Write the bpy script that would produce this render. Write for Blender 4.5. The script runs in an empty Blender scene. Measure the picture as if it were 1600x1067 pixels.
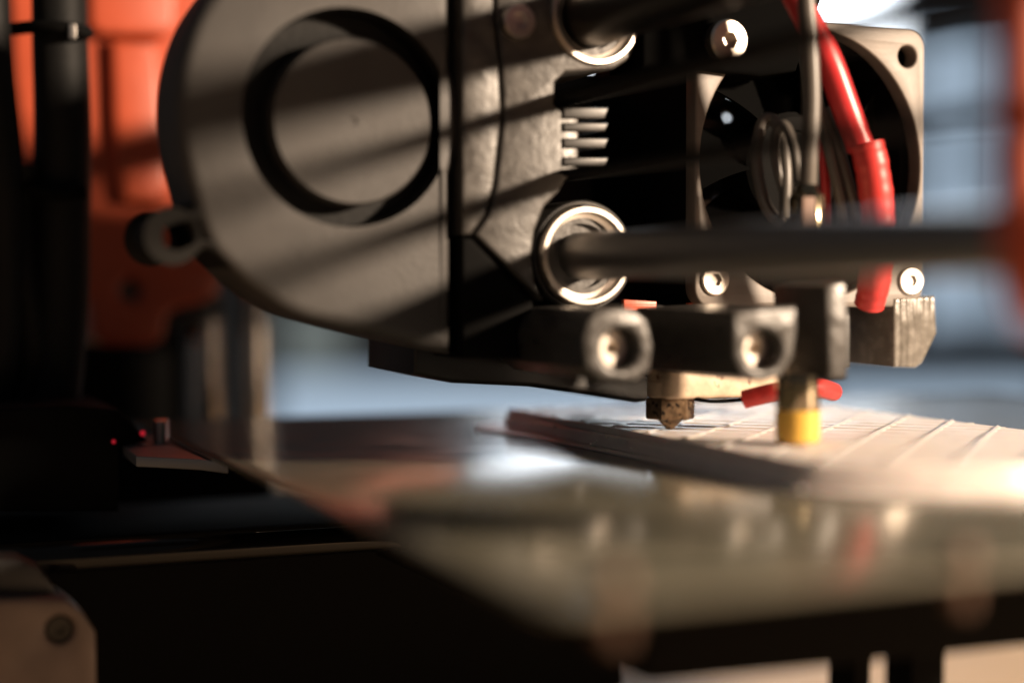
import bpy, bmesh, math, random
from mathutils import Vector, Matrix
random.seed(7)
S = 0.001                                   # everything is measured in millimetres and built in metres
scene = bpy.context.scene
C = scene.collection

# ------------------------------------------------------------------ camera
# X runs along the gantry rods (towards the camera, to the right), Y to the right and away, Z up.
# The nozzle stands over the origin and the top of the build sheet is z = 0.
YAW = math.radians(23); PIT = math.atan(88.5 / 2540)
RT = Vector((math.sin(YAW), math.cos(YAW), 0)); FH = Vector((-math.cos(YAW), math.sin(YAW), 0)); UZ = Vector((0, 0, 1))
FW = FH * math.cos(PIT) - UZ * math.sin(PIT); UP = UZ * math.cos(PIT) + FH * math.sin(PIT)
CAM = -(RT * 22.9 + FH * 235); CAM.z = 24.6
cd = bpy.data.cameras.new('camera'); cam = bpy.data.objects.new('camera', cd); C.objects.link(cam)
m = Matrix((RT, UP, -FW)).transposed().to_4x4(); m.translation = CAM * S; cam.matrix_world = m
cd.sensor_width = 36; cd.lens = 36 * 2540 / 1600; cd.clip_start = 0.01; cd.clip_end = 50
cd.dof.use_dof = True; cd.dof.focus_distance = 0.241; cd.dof.aperture_fstop = 5.0; cd.dof.aperture_blades = 9
scene.camera = cam

# ------------------------------------------------------------------ world, lamps, exposure
w = bpy.data.worlds.new('World'); scene.world = w; w.use_nodes = True
w.node_tree.nodes['Background'].inputs[0].default_value = (0.95, 0.95, 1.0, 1)
w.node_tree.nodes['Background'].inputs[1].default_value = 0.056
LD = (RT * math.sin(math.radians(64)) - FH * math.cos(math.radians(64))) * math.cos(math.radians(15)) + UZ * math.sin(math.radians(15))
ld = bpy.data.lights.new('desk_lamp', 'AREA'); ld.shape = 'DISK'; ld.size = 0.05; ld.energy = 10.5; ld.color = (1.0, 0.77, 0.56)
lo = bpy.data.objects.new('desk_lamp', ld); C.objects.link(lo)
lo.location = (LD * 560 + Vector((0, 0, 20))) * S
lo.rotation_euler = (-LD).to_track_quat('-Z', 'Y').to_euler()
vs = scene.view_settings; vs.view_transform = 'Standard'; vs.look = 'None'; vs.exposure = 0; vs.gamma = 1
scene.render.engine = 'CYCLES'
scene.cycles.use_denoising = True; scene.cycles.max_bounces = 8
scene.cycles.sample_clamp_indirect = 4.0

# ------------------------------------------------------------------ measuring helpers (mm)
def ray(px, py): return FW + RT * ((px - 800) / 2540) - UP * ((py - 533.5) / 2540)
def at(px, py, d): return CAM + ray(px, py) * d
def on(ax, v, px, py):
    r = ray(px, py); return CAM + r * ((v - CAM[ax]) / r[ax])
def yz(x, pts): return [(on(0, x, *p).y, on(0, x, *p).z) for p in pts]
def xy(z, pts): return [(on(2, z, *p).x, on(2, z, *p).y) for p in pts]
def circ(cx, cy, r, n=40, ry=None): return [(cx + r * math.cos(2 * math.pi * k / n), cy + (ry or r) * math.sin(2 * math.pi * k / n)) for k in range(n)]
def rrect(x0, y0, x1, y1, r, n=6):
    o = []
    for cx, cy, a in ((x1 - r, y1 - r, 0), (x0 + r, y1 - r, 90), (x0 + r, y0 + r, 180), (x1 - r, y0 + r, 270)):
        for k in range(n + 1):
            t = math.radians(a + 90 * k / n); o.append((cx + r * math.cos(t), cy + r * math.sin(t)))
    return o
def spline(pts, n=6, closed=False):
    P = [Vector(p) for p in pts]; o = []; N = len(P)
    for i in range(N if closed else N - 1):
        p1, p2 = P[i], P[(i + 1) % N]
        p0 = P[i - 1] if (closed or i > 0) else p1 * 2 - p2
        p3 = P[(i + 2) % N] if (closed or i + 2 < N) else p2 * 2 - p1
        for k in range(n):
            t = k / n
            o.append(0.5 * ((2 * p1) + (p2 - p0) * t + (2 * p0 - 5 * p1 + 4 * p2 - p3) * t * t + (3 * p1 - p0 - 3 * p2 + p3) * t ** 3))
    if not closed: o.append(P[-1])
    return o

# ------------------------------------------------------------------ shapes: each returns (verts, faces) in world mm
def prism(outer, a0, a1, axis='X', bev=0.3, holes=(), seg=2):
    """outline with holes, extruded along an axis from a0 to a1 with rounded rims"""
    cu = bpy.data.curves.new('tmp', 'CURVE'); cu.dimensions = '2D'; cu.fill_mode = 'BOTH'
    lo_, hi_ = min(a0, a1), max(a0, a1)
    bev = min(bev, (hi_ - lo_) * 0.45)
    cu.extrude = (hi_ - lo_) / 2 - bev; cu.bevel_depth = bev; cu.bevel_resolution = seg; cu.offset = -bev
    def area(p): return sum(p[i][0] * p[(i + 1) % len(p)][1] - p[(i + 1) % len(p)][0] * p[i][1] for i in range(len(p)))
    for k, pl in enumerate([outer] + list(holes)):
        pl = list(pl)
        if (area(pl) < 0) == (k == 0): pl.reverse()
        sp = cu.splines.new('POLY'); sp.points.add(len(pl) - 1); sp.use_cyclic_u = True
        for q, p in zip(sp.points, pl): q.co = (p[0], p[1], 0, 1)
    ob = bpy.data.objects.new('tmp', cu); C.objects.link(ob)
    me = bpy.data.meshes.new_from_object(ob.evaluated_get(bpy.context.evaluated_depsgraph_get()))
    mid = (lo_ + hi_) / 2
    V = []
    for v in me.vertices:
        a, b, c = v.co.x, v.co.y, v.co.z + mid
        V.append({'X': (c, a, b), 'Z': (a, b, c), 'Y': (b, c, a)}[axis])
    F = [tuple(p.vertices) for p in me.polygons]
    bpy.data.objects.remove(ob); bpy.data.curves.remove(cu); bpy.data.meshes.remove(me)
    return V, F
def box(x0, x1, y0, y1, z0, z1, bev=0.3):
    bm = bmesh.new(); bmesh.ops.create_cube(bm, size=1)
    for v in bm.verts: v.co = Vector(((x0 + x1) / 2 + v.co.x * (x1 - x0), (y0 + y1) / 2 + v.co.y * (y1 - y0), (z0 + z1) / 2 + v.co.z * (z1 - z0)))
    if bev > 0: bmesh.ops.bevel(bm, geom=bm.edges[:], offset=bev, segments=2, affect='EDGES', profile=0.7)
    bm.verts.index_update()
    r = ([v.co.copy() for v in bm.verts], [tuple(v.index for v in f.verts) for f in bm.faces]); bm.free(); return r
def basis(d):
    d = Vector(d).normalized(); a = Vector((0, 0, 1)) if abs(d.z) < 0.9 else Vector((0, 1, 0))
    u = a.cross(d).normalized(); return u, d.cross(u)
def lathe(org, d, prof, n=36):
    """prof: list of (radius, distance along d)"""
    d = Vector(d).normalized(); u, v = basis(d); org = Vector(org); V = []; F = []
    for r, t in prof:
        for k in range(n):
            a = 2 * math.pi * k / n; V.append(org + d * t + (u * math.cos(a) + v * math.sin(a)) * r)
    for i in range(len(prof) - 1):
        for k in range(n):
            F.append((i * n + k, i * n + (k + 1) % n, (i + 1) * n + (k + 1) % n, (i + 1) * n + k))
    if prof[0][0] > 1e-6: F.append(tuple(reversed(range(n))))
    if prof[-1][0] > 1e-6: F.append(tuple((len(prof) - 1) * n + k for k in range(n)))
    return V, F
def tube(pts, r, n=16, smooth=6):
    P = spline(pts, smooth) if smooth else [Vector(p) for p in pts]
    V = []; F = []; N = len(P)
    u, _ = basis(P[1] - P[0])
    for i, p in enumerate(P):
        t = (P[min(i + 1, N - 1)] - P[max(i - 1, 0)]).normalized()
        u = (u - t * u.dot(t)).normalized(); v = t.cross(u)
        rr = r(i / (N - 1)) if callable(r) else r
        for k in range(n):
            a = 2 * math.pi * k / n; V.append(p + (u * math.cos(a) + v * math.sin(a)) * rr)
    for i in range(N - 1):
        for k in range(n): F.append((i * n + k, i * n + (k + 1) % n, (i + 1) * n + (k + 1) % n, (i + 1) * n + k))
    F.append(tuple(reversed(range(n)))); F.append(tuple((N - 1) * n + k for k in range(n)))
    return V, F
def join(*sh):
    V = []; F = []
    for v, f in sh:
        o = len(V); V += list(v); F += [tuple(i + o for i in q) for q in f]
    return V, F
def socket_screw(p, d, r, h, sock=0.5, depth=0.55):
    """cap head with a hexagon socket, its face towards d"""
    n = 36; d = Vector(d).normalized(); u, v = basis(d); p = Vector(p)
    V, F = lathe(p, d, [(r, 0), (r, h * 0.82), (r * 0.9, h)], n)
    F.pop()
    def hexr(k):
        a = (k * 360 / n) % 60 - 30; return r * sock * math.cos(math.radians(30)) / math.cos(math.radians(a))
    base = len(V)
    for t in (h, h * (1 - depth)):
        for k in range(n):
            a = 2 * math.pi * k / n; V.append(p + d * t + (u * math.cos(a) + v * math.sin(a)) * hexr(k))
    for k in range(n):
        k2 = (k + 1) % n
        F.append((2 * n + k, 2 * n + k2, base + k2, base + k)); F.append((base + k, base + k2, base + n + k2, base + n + k))
    F.append(tuple(base + n + k for k in range(n)))
    return V, F

# ------------------------------------------------------------------ objects
def mesh_obj(name, sh, mat, parent=None, root=None, ang=35):
    V, F = sh
    o0 = Vector(root['_o']) if root is not None else Vector((0, 0, 0))
    me = bpy.data.meshes.new(name)
    me.from_pydata([tuple((Vector(v) - o0) * S) for v in V], [], F); me.validate(); me.update()
    bm = bmesh.new(); bm.from_mesh(me); bmesh.ops.remove_doubles(bm, verts=bm.verts, dist=1e-7); bmesh.ops.recalc_face_normals(bm, faces=bm.faces); bm.to_mesh(me); bm.free()
    me.shade_smooth(); me.set_sharp_from_angle(angle=math.radians(ang))
    me.materials.append(M[mat])
    ob = bpy.data.objects.new(name, me); C.objects.link(ob)
    if parent is not None: ob.parent = parent
    return ob
def thing(name, label, cat, loc=(0, 0, 0), group=None):
    e = bpy.data.objects.new(name, None); C.objects.link(e); e.location = Vector(loc) * S; e.empty_display_size = 0.005
    e['label'] = label; e['category'] = cat; e['_o'] = tuple(loc)
    if group: e['group'] = group
    return e
def part(name, sh, mat, root, parent=None, ang=35, label=None):
    o = mesh_obj(name, sh, mat, parent or root, root, ang)
    if label: o['label'] = label
    return o
def single(name, sh, mat, label, cat, group=None, ang=35):
    o = mesh_obj(name, sh, mat, ang=ang); o['label'] = label; o['category'] = cat
    if group: o['group'] = group
    return o
def structure(name, sh, mat):
    o = mesh_obj(name, sh, mat); o['kind'] = 'structure'; return o

# ------------------------------------------------------------------ materials
M = {}
def mat(name, col, rough=0.5, metal=0.0, spec=0.5, bump=(), var=0.0, vscale=200, coat=0, emit=None, rvar=0.0, sss=0, specks=None):
    """bump: list of (kind, scale, strength, distance mm); kind noise or layers"""
    mt = bpy.data.materials.new(name); mt.use_nodes = True; M[name] = mt
    nt = mt.node_tree; b = nt.nodes['Principled BSDF']; N = nt.nodes.new; L = nt.links.new
    b.inputs['Base Color'].default_value = (*col, 1); b.inputs['Roughness'].default_value = rough; b.inputs['Metallic'].default_value = metal
    b.inputs['Specular IOR Level'].default_value = spec; b.inputs['Coat Weight'].default_value = coat
    if sss: b.inputs['Subsurface Weight'].default_value = sss; b.inputs['Subsurface Scale'].default_value = 0.001
    tc = N('ShaderNodeTexCoord')
    if var:
        n = N('ShaderNodeTexNoise'); n.inputs['Scale'].default_value = vscale; n.inputs['Detail'].default_value = 5; L(tc.outputs['Object'], n.inputs['Vector'])
        mr = N('ShaderNodeMapRange'); mr.inputs[1].default_value = 0.3; mr.inputs[2].default_value = 0.7; mr.inputs[3].default_value = 1 - var; mr.inputs[4].default_value = 1 + var
        L(n.outputs['Fac'], mr.inputs[0])
        mx = N('ShaderNodeVectorMath'); mx.operation = 'SCALE'; mx.inputs[0].default_value = col; L(mr.outputs[0], mx.inputs['Scale']); L(mx.outputs[0], b.inputs['Base Color'])
        if rvar:
            m2 = N('ShaderNodeMapRange'); m2.inputs[1].default_value = 0.3; m2.inputs[2].default_value = 0.7; m2.inputs[3].default_value = max(0.02, rough - rvar); m2.inputs[4].default_value = rough + rvar
            L(n.outputs['Fac'], m2.inputs[0]); L(m2.outputs[0], b.inputs['Roughness'])
    if specks:
        n = N('ShaderNodeTexNoise'); n.inputs['Scale'].default_value = specks[1]; n.inputs['Detail'].default_value = 6; L(tc.outputs['Object'], n.inputs['Vector'])
        mr = N('ShaderNodeMapRange'); mr.inputs[1].default_value = specks[2]; mr.inputs[2].default_value = specks[2] + 0.08; L(n.outputs['Fac'], mr.inputs[0])
        mi = N('ShaderNodeMix'); mi.data_type = 'RGBA'; mi.inputs[7].default_value = (*specks[0], 1); L(mr.outputs[0], mi.inputs[0])
        if b.inputs['Base Color'].is_linked: L(b.inputs['Base Color'].links[0].from_socket, mi.inputs[6])
        else: mi.inputs[6].default_value = (*col, 1)
        L(mi.outputs[2], b.inputs['Base Color'])
    prev = None
    for kind, sc, st, dist in bump:
        if kind == 'layers':
            wv = N('ShaderNodeTexWave'); wv.bands_direction = 'Z'; wv.inputs['Scale'].default_value = sc; wv.inputs['Distortion'].default_value = 1.2; wv.inputs['Detail'].default_value = 2; wv.inputs['Detail Scale'].default_value = 0.4
            L(tc.outputs['Object'], wv.inputs['Vector']); h = wv.outputs['Fac']
        elif kind == 'ylayers':
            wv = N('ShaderNodeTexWave'); wv.bands_direction = 'Y'; wv.inputs['Scale'].default_value = sc; wv.inputs['Distortion'].default_value = 2.5; wv.inputs['Detail'].default_value = 3; wv.inputs['Detail Scale'].default_value = 0.6
            L(tc.outputs['Object'], wv.inputs['Vector']); h = wv.outputs['Fac']
        else:
            n = N('ShaderNodeTexNoise'); n.inputs['Scale'].default_value = sc; n.inputs['Detail'].default_value = 4; L(tc.outputs['Object'], n.inputs['Vector']); h = n.outputs['Fac']
        bp = N('ShaderNodeBump'); bp.inputs['Strength'].default_value = st; bp.inputs['Distance'].default_value = dist * S; L(h, bp.inputs['Height'])
        if prev: L(prev.outputs[0], bp.inputs['Normal'])
        prev = bp
    if prev: L(prev.outputs[0], b.inputs['Normal'])
    if emit: b.inputs['Emission Color'].default_value = (*emit[0], 1); b.inputs['Emission Strength'].default_value = emit[1]
    return mt
mat('moulded plastic', (0.041, 0.038, 0.036), 0.6, bump=[('noise', 1500, 0.5, 0.09), ('noise', 160, 0.25, 0.3)], var=0.22, vscale=120, rvar=0.08)
mat('printed plastic', (0.05, 0.046, 0.042), 0.42, bump=[('layers', 900, 0.15, 0.02), ('noise', 700, 0.6, 0.16)], var=0.25, vscale=400, rvar=0.12)
mat('black plastic', (0.016, 0.015, 0.014), 0.42, bump=[('noise', 900, 0.2, 0.06)])
mat('fan plastic', (0.15, 0.125, 0.105), 0.5, bump=[('noise', 2200, 0.3, 0.05)], var=0.12, vscale=350)
mat('bracket plastic', (0.15, 0.135, 0.115), 0.24, bump=[('ylayers', 260, 0.7, 0.10), ('noise', 900, 0.5, 0.08)], var=0.25, vscale=500, rvar=0.12)
mat('orange plastic', (0.46, 0.076, 0.03), 0.38, bump=[('layers', 800, 0.3, 0.03), ('noise', 300, 0.3, 0.2)], var=0.08, vscale=200)
mat('steel', (0.62, 0.58, 0.54), 0.28, 1.0, bump=[('noise', 900, 0.15, 0.05)])
mat('bearing steel', (0.75, 0.68, 0.6), 0.36, 1.0)
mat('rod steel', (0.27, 0.265, 0.265), 0.42, 1.0, bump=[('noise', 400, 0.05, 0.03)])
mat('rail steel', (0.003, 0.003, 0.003), 0.1, 0.0, spec=0.3)
mat('shaded rod steel', (0.06, 0.058, 0.056), 0.4, 1.0)  # darker copy of the rod steel, shade put into the colour
mat('dark bronze', (0.20, 0.13, 0.075), 0.42, 0.7, var=0.5, vscale=900, specks=((0.012, 0.009, 0.007), 1500, 0.55), bump=[('noise', 1400, 0.5, 0.12)])
mat('heater sock', (0.55, 0.42, 0.29), 0.5, var=0.2, vscale=500, specks=((0.16, 0.06, 0.02), 420, 0.60), bump=[('noise', 700, 0.4, 0.2)])
mat('red silicone', (0.50, 0.028, 0.032), 0.33, sss=0.05, bump=[('noise', 500, 0.1, 0.1)])
mat('red heat shrink', (0.54, 0.036, 0.032), 0.42, bump=[('noise', 600, 0.3, 0.15)])
mat('grey cable', (0.09, 0.08, 0.07), 0.4)
mat('black rubber', (0.006, 0.006, 0.006), 0.6, spec=0.2, bump=[('noise', 900, 0.4, 0.15)])
mat('belt rubber', (0.03, 0.029, 0.028), 0.6)
mat('brass', (0.36, 0.29, 0.19), 0.14, 1.0, bump=[('noise', 700, 0.06, 0.03)])
mat('yellow plastic', (0.70, 0.42, 0.075), 0.3, sss=0.15)
mat('white filament', (0.76, 0.70, 0.67), 0.42, sss=0.25, bump=[('noise', 900, 0.3, 0.12)], var=0.06, vscale=400)
mat('build sheet', (0.125, 0.117, 0.088), 0.19, spec=0.6, bump=[('noise', 1600, 0.05, 0.02)], var=0.12, vscale=120, rvar=0.03)
mat('aluminium', (0.30, 0.30, 0.30), 0.4, 0.6)
mat('gloss black', (0.005, 0.005, 0.005), 0.16, spec=0.12)
mat('shaded ear plastic', (0.012, 0.011, 0.010), 0.8, spec=0.12)  # moulded plastic darkened, the shadow band on the ear put into its colour
mat('clamp plastic', (0.045, 0.041, 0.037), 0.36, bump=[('noise', 600, 0.8, 0.22)], var=0.2, vscale=500, rvar=0.1)
mat('impeller black', (0.003, 0.003, 0.003), 1.0, spec=0.0)
mat('copper', (0.11, 0.06, 0.04), 0.6, 0.2)
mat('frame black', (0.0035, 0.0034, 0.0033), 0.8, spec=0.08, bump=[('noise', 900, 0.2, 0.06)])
mat('polished steel', (0.62, 0.54, 0.46), 0.16, 1.0)
mat('dull steel', (0.13, 0.095, 0.08), 0.5, 0.2, bump=[('noise', 500, 0.2, 0.08)], var=0.15)
mat('red diode', (0.5, 0.01, 0.02), 0.4, emit=((1.0, 0.03, 0.06), 0.35))
mat('table wood', (0.52, 0.38, 0.25), 0.6, spec=0.25, var=0.1, vscale=12)
mat('wall paint', (0.06, 0.075, 0.09), 0.8)
mat('window frame', (0.10, 0.13, 0.16), 0.6)
mat('bright sky pane', (0.1, 0.1, 0.1), 0.3, emit=((0.86, 0.93, 1.0), 4.6))
mat('hazy sky pane', (0.1, 0.1, 0.1), 0.3, emit=((0.62, 0.80, 1.0), 0.62))
mat('dull sky pane', (0.1, 0.1, 0.1), 0.3, emit=((0.62, 0.80, 1.0), 0.42))
mat('grey glow panel', (0.1, 0.1, 0.1), 0.5, emit=((0.72, 0.85, 0.82), 0.17))  # added glow standing in for a pale grey-green backdrop

# ------------------------------------------------------------------ setting: table, back wall, window
TZ = -57.0
def W(lat, d, z): p = Vector((CAM.x, CAM.y, 0)) + RT * lat + FH * d; return Vector((p.x, p.y, z))
def slab(l0, l1, d0, d1, z0, z1):
    V = [W(l, d, z) for z in (z0, z1) for d in (d0, d1) for l in (l0, l1)]
    return V, [(0, 1, 3, 2), (4, 6, 7, 5), (0, 4, 5, 1), (2, 3, 7, 6), (0, 2, 6, 4), (1, 5, 7, 3)]
structure('table', slab(-500, 500, -60, 760, TZ - 30, TZ), 'table wood')
structure('wall', slab(-2500, 2500, 3060, 3160, -900, 2200), 'wall paint')
def pxl(px): return (px - 800) / 2540 * 3000
def pxz(py): return 24.6 + (445 - py) / 2540 * 3000
win = thing('window', 'tall daylight window behind the printer, out of focus', 'window', tuple(W(pxl(1100), 3000, pxz(560))))  # unseen upper part of the bright pane is added for back light
for l0, l1, t, b, mt in ((765, 1395, -1500, 245, 'bright sky pane'), (765, 1395, 262, 420, 'hazy sky pane'), (1432, 1508, 62, 236, 'hazy sky pane'), (1432, 1508, 256, 510, 'hazy sky pane'), (1522, 1680, 62, 236, 'dull sky pane'), (1522, 1680, 256, 510, 'dull sky pane'), (425, 1000, 594, 720, 'hazy sky pane'), (1290, 1640, 600, 720, 'hazy sky pane'), (445, 535, 470, 585, 'grey glow panel')):  # low hazy panes are added glow for daylight reflected off the table
    part('pane', slab(pxl(l0), pxl(l1), 3010, 3020, pxz(b), pxz(t)), mt, win)
part('frame', join(slab(pxl(400), pxl(1720), 3021, 3050, pxz(740), pxz(-1540)), slab(pxl(1395), pxl(1432), 2970, 3020, pxz(540), pxz(-1530)),
     slab(pxl(1432.5), pxl(1690), 2975, 3020, pxz(62), pxz(5)), slab(pxl(750), pxl(765), 2970, 3020, pxz(540), pxz(-1530))), 'window frame', win)

# ------------------------------------------------------------------ heated bed
bed = thing('print_bed', 'glossy grey brown build sheet on the heated bed plate', 'print bed', (0, -20, -3))
part('build_sheet', prism(rrect(-89, -61.4, 93.5, 130, 3), -0.8, 0, 'Z', 0.25), 'build sheet', bed)
tabp = xy(-2.0, [(182, 699), (213, 724), (312, 729)])
part('heater_plate', prism([(88, -56), (88, 127), (-86, 127), (-86, -56)] , -2.6, -0.83, 'Z', 0.2), 'frame black', bed)
p_a, p_b, p_c = tabp
part('corner_tab', prism([p_a, p_b, p_c, (p_c[0] + 6, -59.5), (-70, -59.5), (-70, p_a[1] + 2)], -2.5, -0.9, 'Z', 0.15), 'aluminium', bed)
sx, sy = xy(-0.9, [(251, 692)])[0]
prof = [(1.2, -0.9)]
for k in range(9): prof += [(1.3, -0.7 + k * 0.38), (1.08, -0.51 + k * 0.38)]
prof += [(1.3, 2.75), (1.0, 2.95), (0, 2.95)]
part('bed_carriage', box(-40, 54, -32, 96, -18.5, -2.7, 1.0), 'frame black', bed)
part('screw', lathe((sx, sy, 0), (0, 0, 1), prof, 24), 'steel', bed)
for x, y in ((91, -54.5), (91.5, -20.5)):
    part('levelling_screw', lathe((x, y, 0), (0, 0, 1), [(0.8, -4.0), (0.95, -3.6), (0.95, 0.02), (1.15, 0.02), (1.2, 1.2), (0.9, 2.0), (0, 2.1)], 24), 'copper', bed)

# ------------------------------------------------------------------ print on the bed
pr = thing('printed_plate', 'flat white printed plate with diagonal ridges lying on the sheet', 'print', (0, 20, 0))
part('brim', prism(spline([(-54, -8.6, 0), (-20, -8.0, 0), (20, -7.4, 0), (44, -7.2, 0), (58, 12, 0), (59, 51, 0), (0, 51.5, 0), (-55, 51, 0), (-55.5, 20, 0)], 5, True), 0, 0.35, 'Z', 0.1), 'white filament', pr)
part('base_layer', prism([(-49, -4.2), (-47, -6.2), (43, -6.2), (45, -5.2), (55.5, 13.5), (56, 16), (56, 49), (-49, 49)], 0.36, 2.4, 'Z', 0.35), 'white filament', pr)
part('top_layer', prism([(-48.6, -4.0), (-47, -5.6), (43.3, -5.6), (45, -4.6), (54.8, 15), (55, 17), (55, 48.4), (-48, 48.4)], 2.41, 3.5, 'Z', 0.25), 'white filament', pr)
PT = [(-47.4, -5.0), (43.4, -5.0), (44.6, -4.2), (54.2, 15.2), (54.4, 17), (54.4, 47.8), (-47.4, 47.8)]
def clip(p0, d):
    t0, t1 = -1e9, 1e9
    for a, b in zip(PT, PT[1:] + PT[:1]):
        nx, ny = -(b[1] - a[1]), b[0] - a[0]
        num = nx * (p0[0] - a[0]) + ny * (p0[1] - a[1]); den = nx * d[0] + ny * d[1]
        if abs(den) < 1e-9: continue
        t = -num / den
        if den > 0: t0 = max(t0, t)
        else: t1 = min(t1, t)
    return t0, t1
def ridge(p0, d, wmin, wmax, hmin, hmax):
    t0, t1 = clip(p0, d)
    if t1 - t0 < 4: return
    n = max(2, int((t1 - t0) / 1.8)); V = []; F = []
    for i in range(n + 1):
        t = t0 + (t1 - t0) * i / n; x, y = p0[0] + d[0] * t, p0[1] + d[1] * t
        wv = random.uniform(wmin, wmax); h = random.uniform(hmin, hmax); j = random.uniform(-.08, .08)
        V += [(x - d[1] * wv, y + d[0] * wv, 3.45), (x - d[1] * j, y + d[0] * j, 3.5 + h), (x + d[1] * wv, y - d[0] * wv, 3.45)]
    for i in range(n):
        a = i * 3; F += [(a, a + 1, a + 4, a + 3), (a + 1, a + 2, a + 5, a + 4)]
    F += [(0, 1, 2), (n * 3, n * 3 + 2, n * 3 + 1)]
    part('ridge', (V, F), 'white filament', pr, ang=80)
q = math.sqrt(0.5)
for k in range(-5, 9): ridge((8.0 + 10.7 * k, 0), (-q, q), 0.5, 0.72, 0.26, 0.38)
for k in range(-14, 9): ridge((3.0 + 7.1 * k, 0), (q, q), 0.35, 0.5, 0.12, 0.22)
for k in range(14):        # strings and blobs of plastic left along the edges
    x = random.uniform(-46, 44); y = -6.2; z = random.uniform(0.5, 2.2)
    rr = random.uniform(0.18, 0.42)
    part('blob', lathe((x, y, z - rr * 0.8), (0, 0, 1), [(0, 0), (rr * 0.8, rr * 0.3), (rr, rr * 0.8), (rr * 0.7, rr * 1.3), (0, rr * 1.6)], 8), 'white filament', pr)

# ------------------------------------------------------------------ print head
XB = 0.0
hd = thing('extruder', 'black print head with round blower, square fan and nozzle on the rods', 'print head', (0, 0, 3.6))
# carriage body, three printed pieces with seams between them
part('duct_flange', prism(yz(XB, [(722, -25), (772, -25), (772, 30), (780, 100), (784, 180), (772, 290), (760, 335), (736, 367), (722, 367)]), XB, -32, 'X', 0.5), 'printed plastic', hd)
part('shaded_neck', prism(yz(XB - 0.8, [(722, 372), (738, 372), (834, 472), (834, 560), (722, 560)]), XB - 0.8, -32, 'X', 0.6), 'frame black', hd)  # near-black colour stands in for the shadow of rod and belt
ringU = on(0, XB, 930, 25); ringL = on(0, XB, 915, 400)
part('carriage_body', prism(yz(XB, [(776, -25), (830, -25), (846, -80), (1000, -80), (1000, 60), (985, 92), (960, 108), (885, 113), (868, 128), (866, 163), (885, 178), (905, 182), (905, 262), (884, 283), (874, 300), (852, 322), (836, 360), (831, 400), (836, 440), (850, 470), (743, 366), (764, 335), (776, 290), (788, 180), (784, 100), (776, 30)]),
     XB, -34, 'X', 0.5, holes=[circ(ringU.y, ringU.z, 7.2)]), 'printed plastic', hd)
part('bearing_holder', prism(circ(ringL.y, ringL.z, 7.9, 48), XB - 0.6, -30, 'X', 0.4, holes=[circ(ringL.y, ringL.z, 7.2, 48)]), 'black plastic', hd)
part('rear_plate', prism(yz(-36, [(700, 112), (1264, 118), (1264, 470), (700, 470)]), -36, -38, 'X', 0.2,
     holes=[yz(-36, q) for q in ([(868, 158), (878, 158), (880, 170), (868, 172)], [(1130, 132), (1140, 136), (1168, 149), (1140, 151)], [(1130, 174), (1138, 177), (1148, 184), (1136, 189)],
            [(1116, 306), (1124, 308), (1132, 326), (1122, 334)], [(1154, 430), (1178, 430), (1166, 441)])]), 'black plastic', hd)
for nm, c in (('bearing', ringU), ('bearing', ringL)):
    b = part(nm, lathe((XB - 20, c.y, c.z), (1, 0, 0), [(5.4, 0), (7.05, 0), (7.05, 20.2), (6.78, 20.7), (6.25, 20.7), (6.0, 20.3), (6.0, 19.2), (5.4, 19.0), (5.4, 0)], 48), 'bearing steel', hd)
    part('seal', lathe((XB - 2, c.y, c.z), (1, 0, 0), [(4.6, 0), (5.95, 0), (5.95, 0.9), (4.6, 0.9), (4.6, 0)], 40), 'printed plastic', hd, b)
p = on(0, XB, 805, 36); part('cap_screw', socket_screw((XB - 0.2, p.y, p.z), (1, 0, 0), 2.4, 2.0, 0.5, 0.4), 'steel', hd)
for y0, y1 in ((168, 186), (192, 206), (216, 232), (246, 260)):
    a = yz(XB + 0.4, [(880, y0), (952, y0), (946, y1), (880, y1)])
    part('rib', prism(a, XB + 0.4, XB - 9, 'X', 0.3), 'black plastic', hd)
# air duct below
part('air_duct', prism(yz(-14, [(640, 530), (640, 584), (700, 597), (820, 603), (900, 614), (985, 628), (1003, 626), (1008, 612), (1004, 560), (960, 500), (840, 480), (720, 470), (690, 500)]), -12, -34, 'X', 0.7), 'black plastic', hd)
# blower
XF = XB - 1.6
bc = on(0, XF, 546, 184)
bl = part('blower_fan', prism([(p.x, p.y) for p in spline([(a, b, 0) for a, b in yz(XF, [(707, -130), (560, -150), (440, -115), (362, -50), (310, 20), (284, 95), (277, 165), (284, 235), (300, 300),
      (311, 345), (328, 384), (352, 412), (390, 448), (450, 487), (520, 509), (600, 529), (707, 554)])], 5)],
      XF, XF - 16, 'X', 1.8, holes=[circ(bc.y, bc.z, 16.4, 72)], seg=3), 'moulded plastic', hd)
hc = on(0, XF - 0.8, 552, 190)
part('inlet_lip', lathe((XF, bc.y, bc.z), (1, 0, 0), [(15.95, -9), (15.95, -1.4), (15.1, -1.1), (14.6, -1.6), (14.3, -2.6), (14.2, -5)], 72), 'black rubber', hd, bl)
part('hub', lathe((XF - 8, hc.y, hc.z), (1, 0, 0), [(11.2, 0), (11.3, 6.6), (10.9, 7.2), (0.55, 7.2), (0.4, 7.05), (0, 7.0)], 72), 'moulded plastic', hd, bl)
part('back_cover', prism(circ(bc.y, bc.z, 19.5, 60), XF - 8.6, XF - 10, 'X', 0.2), 'frame black', hd, bl)
XL = XF - 0.35
lg = on(0, XL, 270, 369)
part('lug', prism([(p.x, p.y) for p in spline([(a, b, 0) for a, b in yz(XL, [(322, 296), (296, 326), (270, 334), (246, 347), (238, 372), (250, 397), (278, 406), (304, 398), (326, 390), (372, 424), (380, 340)])], 5, True)], XL, XL - 15, 'X', 1.2, holes=[circ(lg.y, lg.z, 2.5, 28)], seg=3), 'shaded ear plastic', hd, bl)
vb = []
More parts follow.
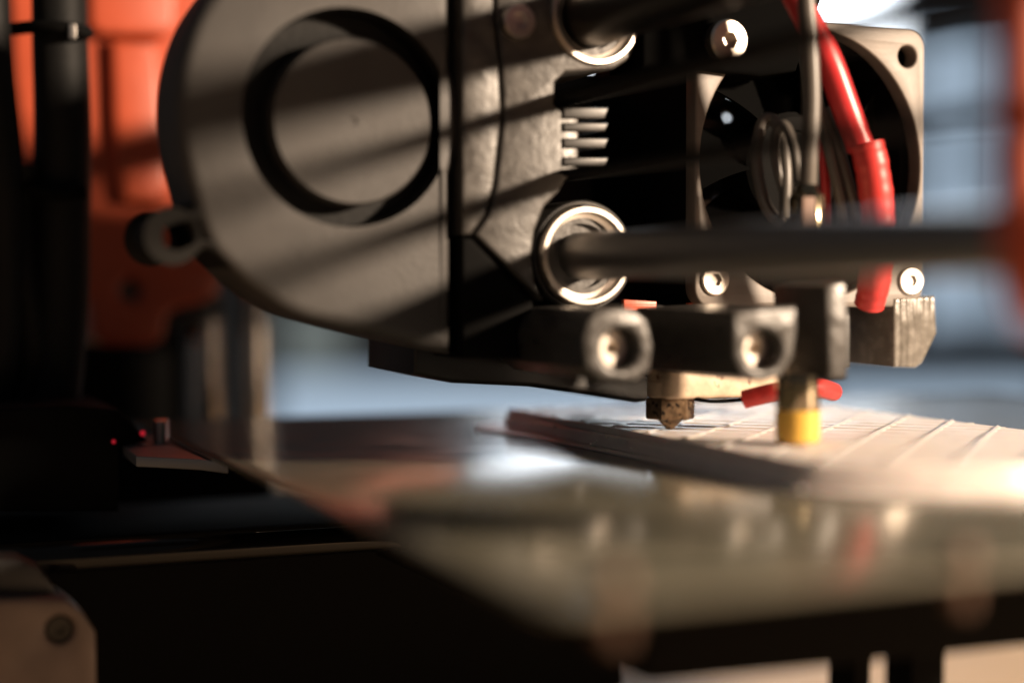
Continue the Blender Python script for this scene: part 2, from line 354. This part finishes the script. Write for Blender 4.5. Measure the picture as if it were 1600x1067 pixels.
for k in range(34):
    a = 2 * math.pi * k / 34; u = Vector((0, math.cos(a), math.sin(a))); t = Vector((0, -math.sin(a), math.cos(a))); o = Vector((XF - 8, hc.y, hc.z))
    q = [o + u * 12.4 + t * 0.0, o + u * 15.6 + t * 1.2]
    V = []
    for p_ in q:
        for dx in (0.2, 1.3):
            for dt in (-0.2, 0.2): V.append(p_ + Vector((dx, 0, 0)) + t * dt)
    vb.append((V, [(0, 1, 3, 2), (4, 6, 7, 5), (0, 4, 5, 1), (2, 3, 7, 6), (0, 2, 6, 4), (1, 5, 7, 3)]))
o = part('impeller', join(*vb), 'impeller black', hd, bl); o['kind'] = 'stuff'
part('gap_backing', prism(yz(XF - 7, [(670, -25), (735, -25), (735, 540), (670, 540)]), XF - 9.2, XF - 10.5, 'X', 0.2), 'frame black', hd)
# square cooling fan
FY0, FY1, FZ0, FZ1 = 4.0, 44.4, 21.2, 63.9; fc = ((FY0 + FY1) / 2, (FZ0 + FZ1) / 2)
corner = [(FY0 + 3.3, FZ1 - 4.3), (FY1 - 3.3, FZ1 - 4.3), (FY0 + 3.3, FZ0 + 4.1), (FY1 - 2.4, FZ0 + 4.1)]
fan = part('cooling_fan', prism(rrect(FY0, FZ0, FY1, FZ1, 3.0), 0, -3, 'X', 0.35, holes=[circ(fc[0], fc[1], 19.4, 72, 20.2)] + [circ(a, b, 1.65, 24) for a, b in corner]), 'fan plastic', hd)
part('fan_hub', lathe((-13, fc[0], fc[1]), (1, 0, 0), [(8.4, 0), (8.4, 7.6), (7.6, 8.3), (5.6, 8.3), (5.3, 8.0), (0, 8.0)], 48), 'frame black', hd, fan)
for k in range(7):
    a0 = 2 * math.pi * (k + 0.25) / 7; V = []; F = []; n = 6
    for i in range(n + 1):
        r = 8.2 + (18.6 - 8.2) * i / n
        for dx, da in ((-11.6, -0.30), (-5.2, 0.30)):
            a = a0 + da + 0.18 * i / n
            for th in (0, 0.7): V.append(Vector((dx + th, fc[0] + r * math.cos(a), fc[1] + r * math.sin(a))))
    for i in range(n):
        b_ = i * 4; c_ = b_ + 4
        F += [(b_, b_ + 2, c_ + 2, c_), (b_ + 1, c_ + 1, c_ + 3, b_ + 3), (b_, c_, c_ + 1, b_ + 1), (b_ + 2, b_ + 3, c_ + 3, c_ + 2)]
    F += [(0, 1, 3, 2), (n * 4, n * 4 + 2, n * 4 + 3, n * 4 + 1)]
    part('fan_blade', (V, F), 'impeller black', hd, fan)
for i, (a, b) in enumerate(corner):
    if i == 1: continue
    part('fan_screw', socket_screw((-0.4 if i else 2.0, a, b), (1, 0, 0), 3.0 if i == 0 else 2.3, 2.2 if i == 0 else 0.9, 0.42, 0.6), 'bearing steel', hd, fan)
# shroud behind the fan: walls of a square tunnel
part('fan_shroud', prism(rrect(FY0 + 0.4, FZ0 + 0.4, FY1 - 0.4, FZ1 - 2.8, 2), -3.1, -35, 'X', 0.3, holes=[rrect(FY0 + 2.2, FZ0 + 2.2, FY1 - 2.2, FZ1 - 4.2, 2)]), 'frame black', hd)
part('shroud_lip', box(-12, -3.15, FY0 + 0.6, FY1 - 0.6, FZ1 - 2.75, FZ1 - 0.5, 0.2), 'frame black', hd)
hs = join(*[lathe((-22, 14, 24 + 4.2 * k), (0, 0, 1), [(6.5, 0), (6.5, 1.2), (3, 1.2), (3, 4.2)], 32) for k in range(9)])
part('heat_sink', hs, 'dull steel', hd)
part('shade_arm', prism(yz(2, [(1004, -30), (1300, -30), (1285, 0), (1262, 60), (1246, 112), (1190, 120), (1080, 106), (1004, 106)]), 2, -9, 'X', 0.8), 'impeller black', hd)  # added arm, its black colour stands in for shade at the fan corner
part('mount_post', lathe((-34, FY1 - 3.3, FZ1 - 4.3), (1, 0, 0), [(2.6, 0), (2.6, 30.5)], 24), 'frame black', hd)
# clamps with screw bosses
def boss(x, xb, outer, hole, r, name):
    o = part(name, prism(outer, x, xb, 'X', 0.6, holes=[circ(hole[0], hole[1], r, 32)]), 'clamp plastic', hd)
    part('boss_screw', socket_screw((x - 6.7, hole[0], hole[1]), (1, 0, 0), r - 0.12, 4.0, 0.4, 0.5), 'bearing steel', hd, o)
h1 = yz(20, [(970, 545)])[0]; h2 = yz(28, [(1194, 546)])[0]
boss(20, -9, yz(20, [(918, 500), (935, 484), (985, 480), (1012, 500), (1022, 540), (1016, 578), (995, 596), (940, 594), (915, 575), (910, 530)]), h1, 2.7, 'clamp')
boss(28, 1, yz(28, [(1146, 486), (1246, 478), (1246, 520), (1240, 560), (1222, 588), (1195, 597), (1160, 590), (1146, 560)]), h2, 2.6, 'clamp')
part('lower_bracket', prism(yz(-4, [(1000, 476), (1330, 470), (1330, 575), (1200, 592), (1020, 590)]), -4, -24, 'X', 0.5), 'black plastic', hd)
part('corner_bracket', prism(yz(0.2, [(1396, 466), (1462, 462), (1465, 520), (1442, 568), (1432, 575), (1396, 574)]), 0.2, -14, 'X', 0.5), 'bracket plastic', hd)
for q in ([(975, 468), (1026, 471), (1026, 485), (975, 485)], [(1076, 473), (1100, 474), (1112, 479), (1170, 480), (1170, 484), (1100, 487), (1076, 487)]):
    part('spacer', prism(yz(-3, q), -3, -3.9, 'X', 0.1), 'orange plastic', hd, label='small orange spacer')
# heater block and nozzle
part('heater_block', prism(rrect(-3.0, -2.6, 4.0, 17.6, 1.2), 8.3, 12.5, 'Z', 0.6), 'heater sock', hd)
hexp = [(3.55 * math.cos(math.radians(60 * k + 12)), 3.55 * math.sin(math.radians(60 * k + 12))) for k in range(6)]
nz = part('nozzle', prism(hexp, 5.2, 8.35, 'Z', 0.3), 'dark bronze', hd)
part('nozzle_tip', lathe((0, 0, 0), (0, 0, 1), [(0.28, 3.66), (0.4, 3.7), (0.75, 4.05), (1.9, 5.15), (2.2, 5.4)], 28), 'dark bronze', hd, nz)
part('heater_neck', lathe((0, 0.2, 0), (0, 0, 1), [(3.0, 8.2), (3.5, 8.6), (3.5, 10.5)], 24), 'heater sock', hd)
part('thermistor_wire', tube([at(1085, 622, 233), at(1110, 626, 232), at(1140, 625, 232), at(1170, 622, 232)], 0.28, 8), 'frame black', hd)
part('heater_wire_sleeve', tube([at(1163, 624, 232), at(1190, 617, 231), at(1222, 610, 230), at(1262, 606, 230), at(1284, 607, 232), at(1302, 612, 236)], 1.35, 14), 'red heat shrink', hd)
# levelling probe
pb = on(2, 4.0, 1246, 690)
pv = part('probe', lathe((pb.x, pb.y, 0), (0, 0, 1), [(2.75, 8.2), (2.85, 8.4), (2.85, 12.8)], 40), 'brass', hd)
part('probe_tip', lathe((pb.x, pb.y, 0), (0, 0, 1), [(2.5, 3.95), (2.9, 4.2), (2.9, 8.15), (2.6, 8.25)], 40), 'yellow plastic', hd, pv, label='yellow plastic tip')
hx = pb.x + 3.0
hp = yz(hx, [(1290, 446), (1322, 440), (1327, 520), (1324, 590), (1296, 592)])
part('probe_holder', prism(hp, hx, hx - 13, 'X', 0.5), 'clamp plastic', hd)

# ------------------------------------------------------------------ gantry: rods, belt, orange brackets
RY, RZ = ringL.y, ringL.z
def rod(a, d, r, L): return lathe(a, d, [(r - 0.4, 0), (r, 0.4), (r, L - 0.4), (r - 0.4, L)], 40)
single('guide_rod', rod((-140, ringL.y, ringL.z), (1, 0, 0), 3.35, 238), 'rod steel', 'lower smooth steel rod running from the head to the right edge', 'rod', 'gantry rods')
single('guide_rod', rod((-140, ringU.y, ringU.z), (1, 0, 0), 4.3, 238), 'shaded rod steel', 'upper smooth steel rod leaving the top of the picture', 'rod', 'gantry rods')  # thicker than the lower rod to widen its cast shadow
for px_, py_, lab in ((905, 148, 'upper toothed black belt run stretched above the carriage pocket'), (905, 270, 'lower toothed black belt run crossing the square fan')):
    p = on(0, XB, px_, py_); V = []; F = []
    def tooth(i): return 0.45 if i % 2 else 0.0
    x = -38.0; i = 0; prof = []
    while x < 112:
        prof += [(x, tooth(i)), (x + 0.95, tooth(i))]; x += 1.0; i += 1
    n = len(prof)
    for y in (p.y - 3.0, p.y + 3.0):
        for x, t in prof: V.append((x, y, p.z + 0.3)); V.append((x, y, p.z - 0.2 - t))
    for k in range(n - 1):
        a, b = 2 * k, 2 * n + 2 * k
        F += [(a, a + 2, b + 2, b), (a + 1, b + 1, b + 3, a + 3), (a, a + 1, a + 3, a + 2), (b, b + 2, b + 3, b + 1)]
    F += [(0, 2 * n, 2 * n + 1, 1), (2 * n - 2, 2 * n - 1, 4 * n - 1, 4 * n - 2)]
    single('drive_belt', (V, F), 'frame black', lab, 'belt', 'drive belt runs')
XE = -118
oe = thing('rod_end_bracket', 'orange plastic rod bracket behind the cable bundle and the blower', 'bracket', tuple(on(0, XE, 205, 540)), 'orange rod end brackets')
hole = on(0, XE, 205, 455)
part('bracket_body', prism([(p.x, p.y) for p in (Vector((a, b, 0)) for a, b in yz(XE, [(8, -120), (720, -120), (720, 468), (480, 456), (430, 432), (352, 428), (342, 458), (318, 474), (280, 482), (262, 494), (257, 528), (240, 541), (165, 541), (147, 524), (140, 470), (30, 440), (24, 300), (34, 250), (20, 120)]))],
     XE, XE - 34, 'X', 1.6, holes=[circ(hole.y, hole.z, 2.1, 24)], seg=3), 'orange plastic', oe)
part('bracket_cap', prism(yz(XE + 5, [(140, -120), (275, -120), (276, 40), (262, 56), (160, 54), (140, 40)]), XE + 5, XE + 0.05, 'X', 1.2, seg=3), 'orange plastic', oe)
part('clamp_knuckle', prism(yz(XE + 4, [(172, 60), (252, 64), (260, 200), (270, 280), (262, 320), (190, 316), (176, 200)]), XE + 4, XE + 0.05, 'X', 2.0, seg=3), 'orange plastic', oe)
part('nut', lathe((XE - 3, hole.y, hole.z), (1, 0, 0), [(2.0, 0), (2.0, 1.0), (0.8, 1.0), (0.8, 0.2), (0, 0.2)], 6), 'dull steel', oe)
XR = 95
od = thing('rod_end_bracket', 'orange plastic rod bracket at the right edge, blurred close to the camera', 'bracket', (XR + 10, ringL.y, 8), 'orange rod end brackets')
part('bracket_body', prism([(p.x, p.y) for p in spline([(ringL.y - 7.6, 110, 0), (ringL.y - 7.6, 60, 0), (ringL.y - 7.4, 30, 0), (ringL.y - 6.2, 22.5, 0), (ringL.y - 2, 19.5, 0), (ringL.y + 10, 19.0, 0), (ringL.y + 24, 19.0, 0), (ringL.y + 30, 60, 0), (ringL.y + 30, 110, 0)], 4)], XR, XR + 5, 'X', 1.5, seg=3), 'orange plastic', od)
part('rod_cap', lathe((XR + 5.1, ringL.y, ringL.z), (1, 0, 0), [(5.2, 0), (5.2, 1.5), (4.6, 2.2), (0, 2.2)], 32), 'orange plastic', od)
# vertical rod and lead screw
zr = at(398, 560, 365)
single('vertical_rod', rod((zr.x, zr.y, -55), (0, 0, 1), 4.0, 190), 'polished steel', 'vertical polished steel rod behind the bed, right of the lead screw', 'rod', 'vertical axis rods')
zs = at(322, 560, 345)
prof = [(3.0, 0)]
k = 0
while k * 1.0 < 62: prof += [(4.0, 1 + k), (4.0, 1.45 + k), (3.55, 1.6 + k), (3.55, 1.95 + k)]; k += 1
single('lead_screw', lathe((zs.x, zs.y, -40), (0, 0, 1), prof, 28), 'polished steel', 'threaded lead screw standing below the orange bracket', 'screw', ang=20)
single('bearing_housing', join(prism(yz(-128, [(262, 470), (350, 462), (352, 500), (300, 506), (262, 530)]), -128, -150, 'X', 0.8)), 'black plastic', 'black nut housing under the orange bracket above the lead screw', 'housing')
single('frame_upright', prism(yz(-166, [(108, -60), (292, -60), (292, 668), (108, 668)]), -166, -176, 'X', 0.5), 'frame black', 'black upright frame plate behind the orange bracket', 'frame plate')

# ------------------------------------------------------------------ base frame below the bed
single('base_plate', prism([(-320, -330), (-120, -330), (-120, 60), (-320, 60)], TZ + 8, TZ + 17, 'Z', 1.0), 'gloss black', 'glossy black base plate behind and below the bed', 'base plate')
single('cross_plate', box(-126, -118, -130, -28, -48, -5, 0.8), 'frame black', 'black cross plate behind the bed, below the lead screw', 'frame plate')
yr = at(260, 842, 232)
single('bed_rail', lathe((yr.x, yr.y - 40, yr.z - 1.8), (0, 1, 0), [(1.6, 0), (2, 0.4), (2, 150), (1.6, 150.4)], 40), 'rail steel', 'dark steel rail under the bed with a thin copper glint', 'rail')
br = thing('rail_holder', 'brownish rail holder with a screw in the lower left corner', 'holder', tuple(at(60, 1067, 215)))
bx = at(93, 983, 215); xh = bx.x
part('holder_body', prism(yz(xh, [(-60, 936), (104, 936), (128, 954), (150, 988), (152, 1120), (-60, 1120)]), xh, xh - 12, 'X', 0.5, holes=[circ(bx.y, bx.z, 1.9, 28)]), 'dull steel', br)
part('holder_cap', prism(yz(xh - 5, [(-60, 872), (30, 872), (60, 884), (96, 933), (-60, 933)]), xh - 4, xh - 12, 'X', 0.5), 'black plastic', br)
part('screw', socket_screw((xh - 2.2, bx.y, bx.z), (1, 0, 0), 1.75, 1.6, 0.5, 0.5), 'rail steel', br)
single('frame_beam', box(-80, -42, -120, 14, -45, -13.5, 1.2), 'frame black', 'black frame beam running under the bed', 'beam')
single('motor_block', box(-90, -46, -130, -20, TZ, -45.2, 1.0), 'frame black', 'black motor block on the table below the frame beam', 'motor')
for y, wd in ((on(0, -20, 1335, 1050).y, 3.4), (on(0, -20, 1425, 1050).y, 7.0)):
    single('support_block', box(-28, -20, y, y + wd, TZ, -18.6, 0.8), 'frame black', 'narrow black block under the bed carriage' if wd < 5 else 'wide black block under the bed near the right edge', 'block', 'blocks under the bed')

# ------------------------------------------------------------------ black cover with a red light, cables
cx_ = -52
cv = thing('terminal_cover', 'low black cover with a red indicator light at the left of the bed', 'cover', tuple(on(0, cx_, 100, 790)))
part('cover_body', prism(yz(cx_, [(-60, 640), (110, 634), (186, 640), (200, 652), (232, 690), (186, 694), (186, 798), (-60, 800)]), cx_, cx_ - 30, 'X', 0.6), 'frame black', cv)
p1 = on(0, cx_ + 0.3, 224, 677); p2 = on(0, cx_ + 0.3, 178, 690)
part('indicator_light', lathe((cx_ - 0.3, p1.y, p1.z), (1, -0.2, 0), [(0.42, 0), (0.42, 0.35), (0.25, 0.5), (0, 0.55)], 16), 'red diode', cv)
part('indicator_light', lathe((cx_ - 0.3, p2.y, p2.z), (1, 0, 0), [(0.3, 0), (0.3, 0.35), (0.2, 0.45), (0, 0.5)], 16), 'red diode', cv)
bun = thing('cable_bundle', 'thick black cable bundle hanging in front of the orange bracket', 'cable', tuple(at(90, 640, 275)))
part('outer_sleeve', tube([at(92, -60, 268), at(94, 60, 270), at(98, 200, 272), at(96, 330, 274), at(92, 470, 276), at(80, 600, 277), at(66, 700, 278)], lambda t: 4.4 + 0.9 * t, 24), 'black rubber', bun)
part('outer_sleeve', tube([at(30, 250, 268), at(20, 330, 270), at(30, 430, 272), at(48, 540, 274), at(28, 640, 276)], 3.6, 20), 'black rubber', bun)
part('cable_tie', tube([at(20, 46, 266), at(60, 42, 263), at(100, 44, 262.5), at(134, 50, 265), at(136, 54, 274)], 1.05, 10), 'frame black', bun)
part('tie_tail', tube([at(46, 296, 266), at(86, 304, 266), at(132, 300, 268)], 1.2, 10), 'frame black', bun)
part('tie_buckle', box(*[v for a, b in zip(at(113, 50, 262) - Vector((0.5, 0.6, 1.2)), at(113, 50, 262) + Vector((0.5, 0.6, 1.2))) for v in (a, b)], 0.2), 'steel', bun)
single('side_cable', tube([at(-20, -40, 262), at(-14, 100, 263), at(2, 260, 265), at(4, 400, 267), at(-2, 560, 268), at(-30, 640, 269)], 3.4, 20), 'black rubber', 'black cable at the left edge beside the orange bracket', 'cable')

rc = thing('red_cable', 'thick red cable curving down in front of the square fan', 'cable', tuple(at(1366, 482, 232)))
part('cable', tube([at(1205, -80, 226), at(1246, 0, 226), at(1292, 90, 226), at(1322, 170, 227), at(1345, 232, 228)], 1.95, 20), 'red silicone', rc)
part('heat_shrink', tube([at(1354, 226, 227), at(1362, 260, 227), at(1370, 320, 228), at(1372, 380, 229), at(1366, 440, 231), at(1358, 476, 233)], lambda t: (2.35 if t < 0.75 else 2.35 - 0.9 * (t - 0.75)) + 0.07 * math.sin(23 * t) * math.sin(61 * t), 20, 12), 'red heat shrink', rc)
single('grey_cable', tube([at(1254, -60, 222), at(1264, 60, 222), at(1268, 160, 222.5), at(1264, 240, 223), at(1262, 296, 224)], 1.25, 16), 'grey cable', 'dark grey cable ending in the metal terminal left of the red cable', 'cable')
single('thin_wire', tube([at(1276, 150, 229), at(1296, 240, 229), at(1312, 310, 229), at(1318, 360, 230), at(1318, 420, 231)], 0.75, 12), 'grey cable', 'thin grey wire just right of the metal terminal', 'wire', 'thin wires by the fan')
single('thin_wire', tube([at(1286, 170, 230), at(1310, 235, 230), at(1332, 310, 230), at(1342, 370, 231), at(1342, 420, 232)], 0.85, 12), 'grey cable', 'thin grey wire touching the left side of the red cable', 'wire', 'thin wires by the fan')
single('thin_red_wire', tube([at(1272, 190, 231), at(1284, 230, 231), at(1290, 290, 231), at(1292, 380, 232)], 0.7, 12), 'red silicone', 'thin red wire between the grey wires and the terminal', 'wire')
single('looped_wire', tube([at(1222, 350, 231), at(1196, 320, 231), at(1182, 250, 231), at(1190, 195, 231), at(1206, 186, 231), at(1222, 215, 230), at(1228, 270, 229), at(1226, 340, 229)], 0.85, 12), 'grey cable', 'grey wire looped in front of the fan hub, wide loop', 'wire', 'thin wires by the fan')
single('looped_wire', tube([at(1246, 350, 229), at(1228, 310, 229), at(1212, 250, 229), at(1212, 210, 229), at(1226, 196, 228), at(1240, 230, 227), at(1250, 300, 226)], 0.7, 12), 'grey cable', 'grey wire looped beside the metal terminal, narrow loop', 'wire', 'thin wires by the fan')
tm = thing('wire_terminal', 'shiny metal wire terminal in front of the fan, above the lower rod', 'terminal', tuple(at(1262, 352, 224)))
part('barrel', lathe(at(1261, 362, 224), (0, 0, 1), [(2.6, 0), (2.6, 4.5), (1.9, 5.6), (1.5, 6.4), (0, 6.4)], 28), 'brass', tm)
part('terminal_plate', box(at(1262, 330, 221).x - 0.4, at(1262, 330, 221).x + 0.4, at(1262, 330, 221).y - 1.0, at(1262, 330, 221).y + 1.0, at(1262, 356, 221).z, at(1262, 308, 221).z, 0.15), 'copper', tm)
for o in bpy.data.objects:
    if '_o' in o: del o['_o']
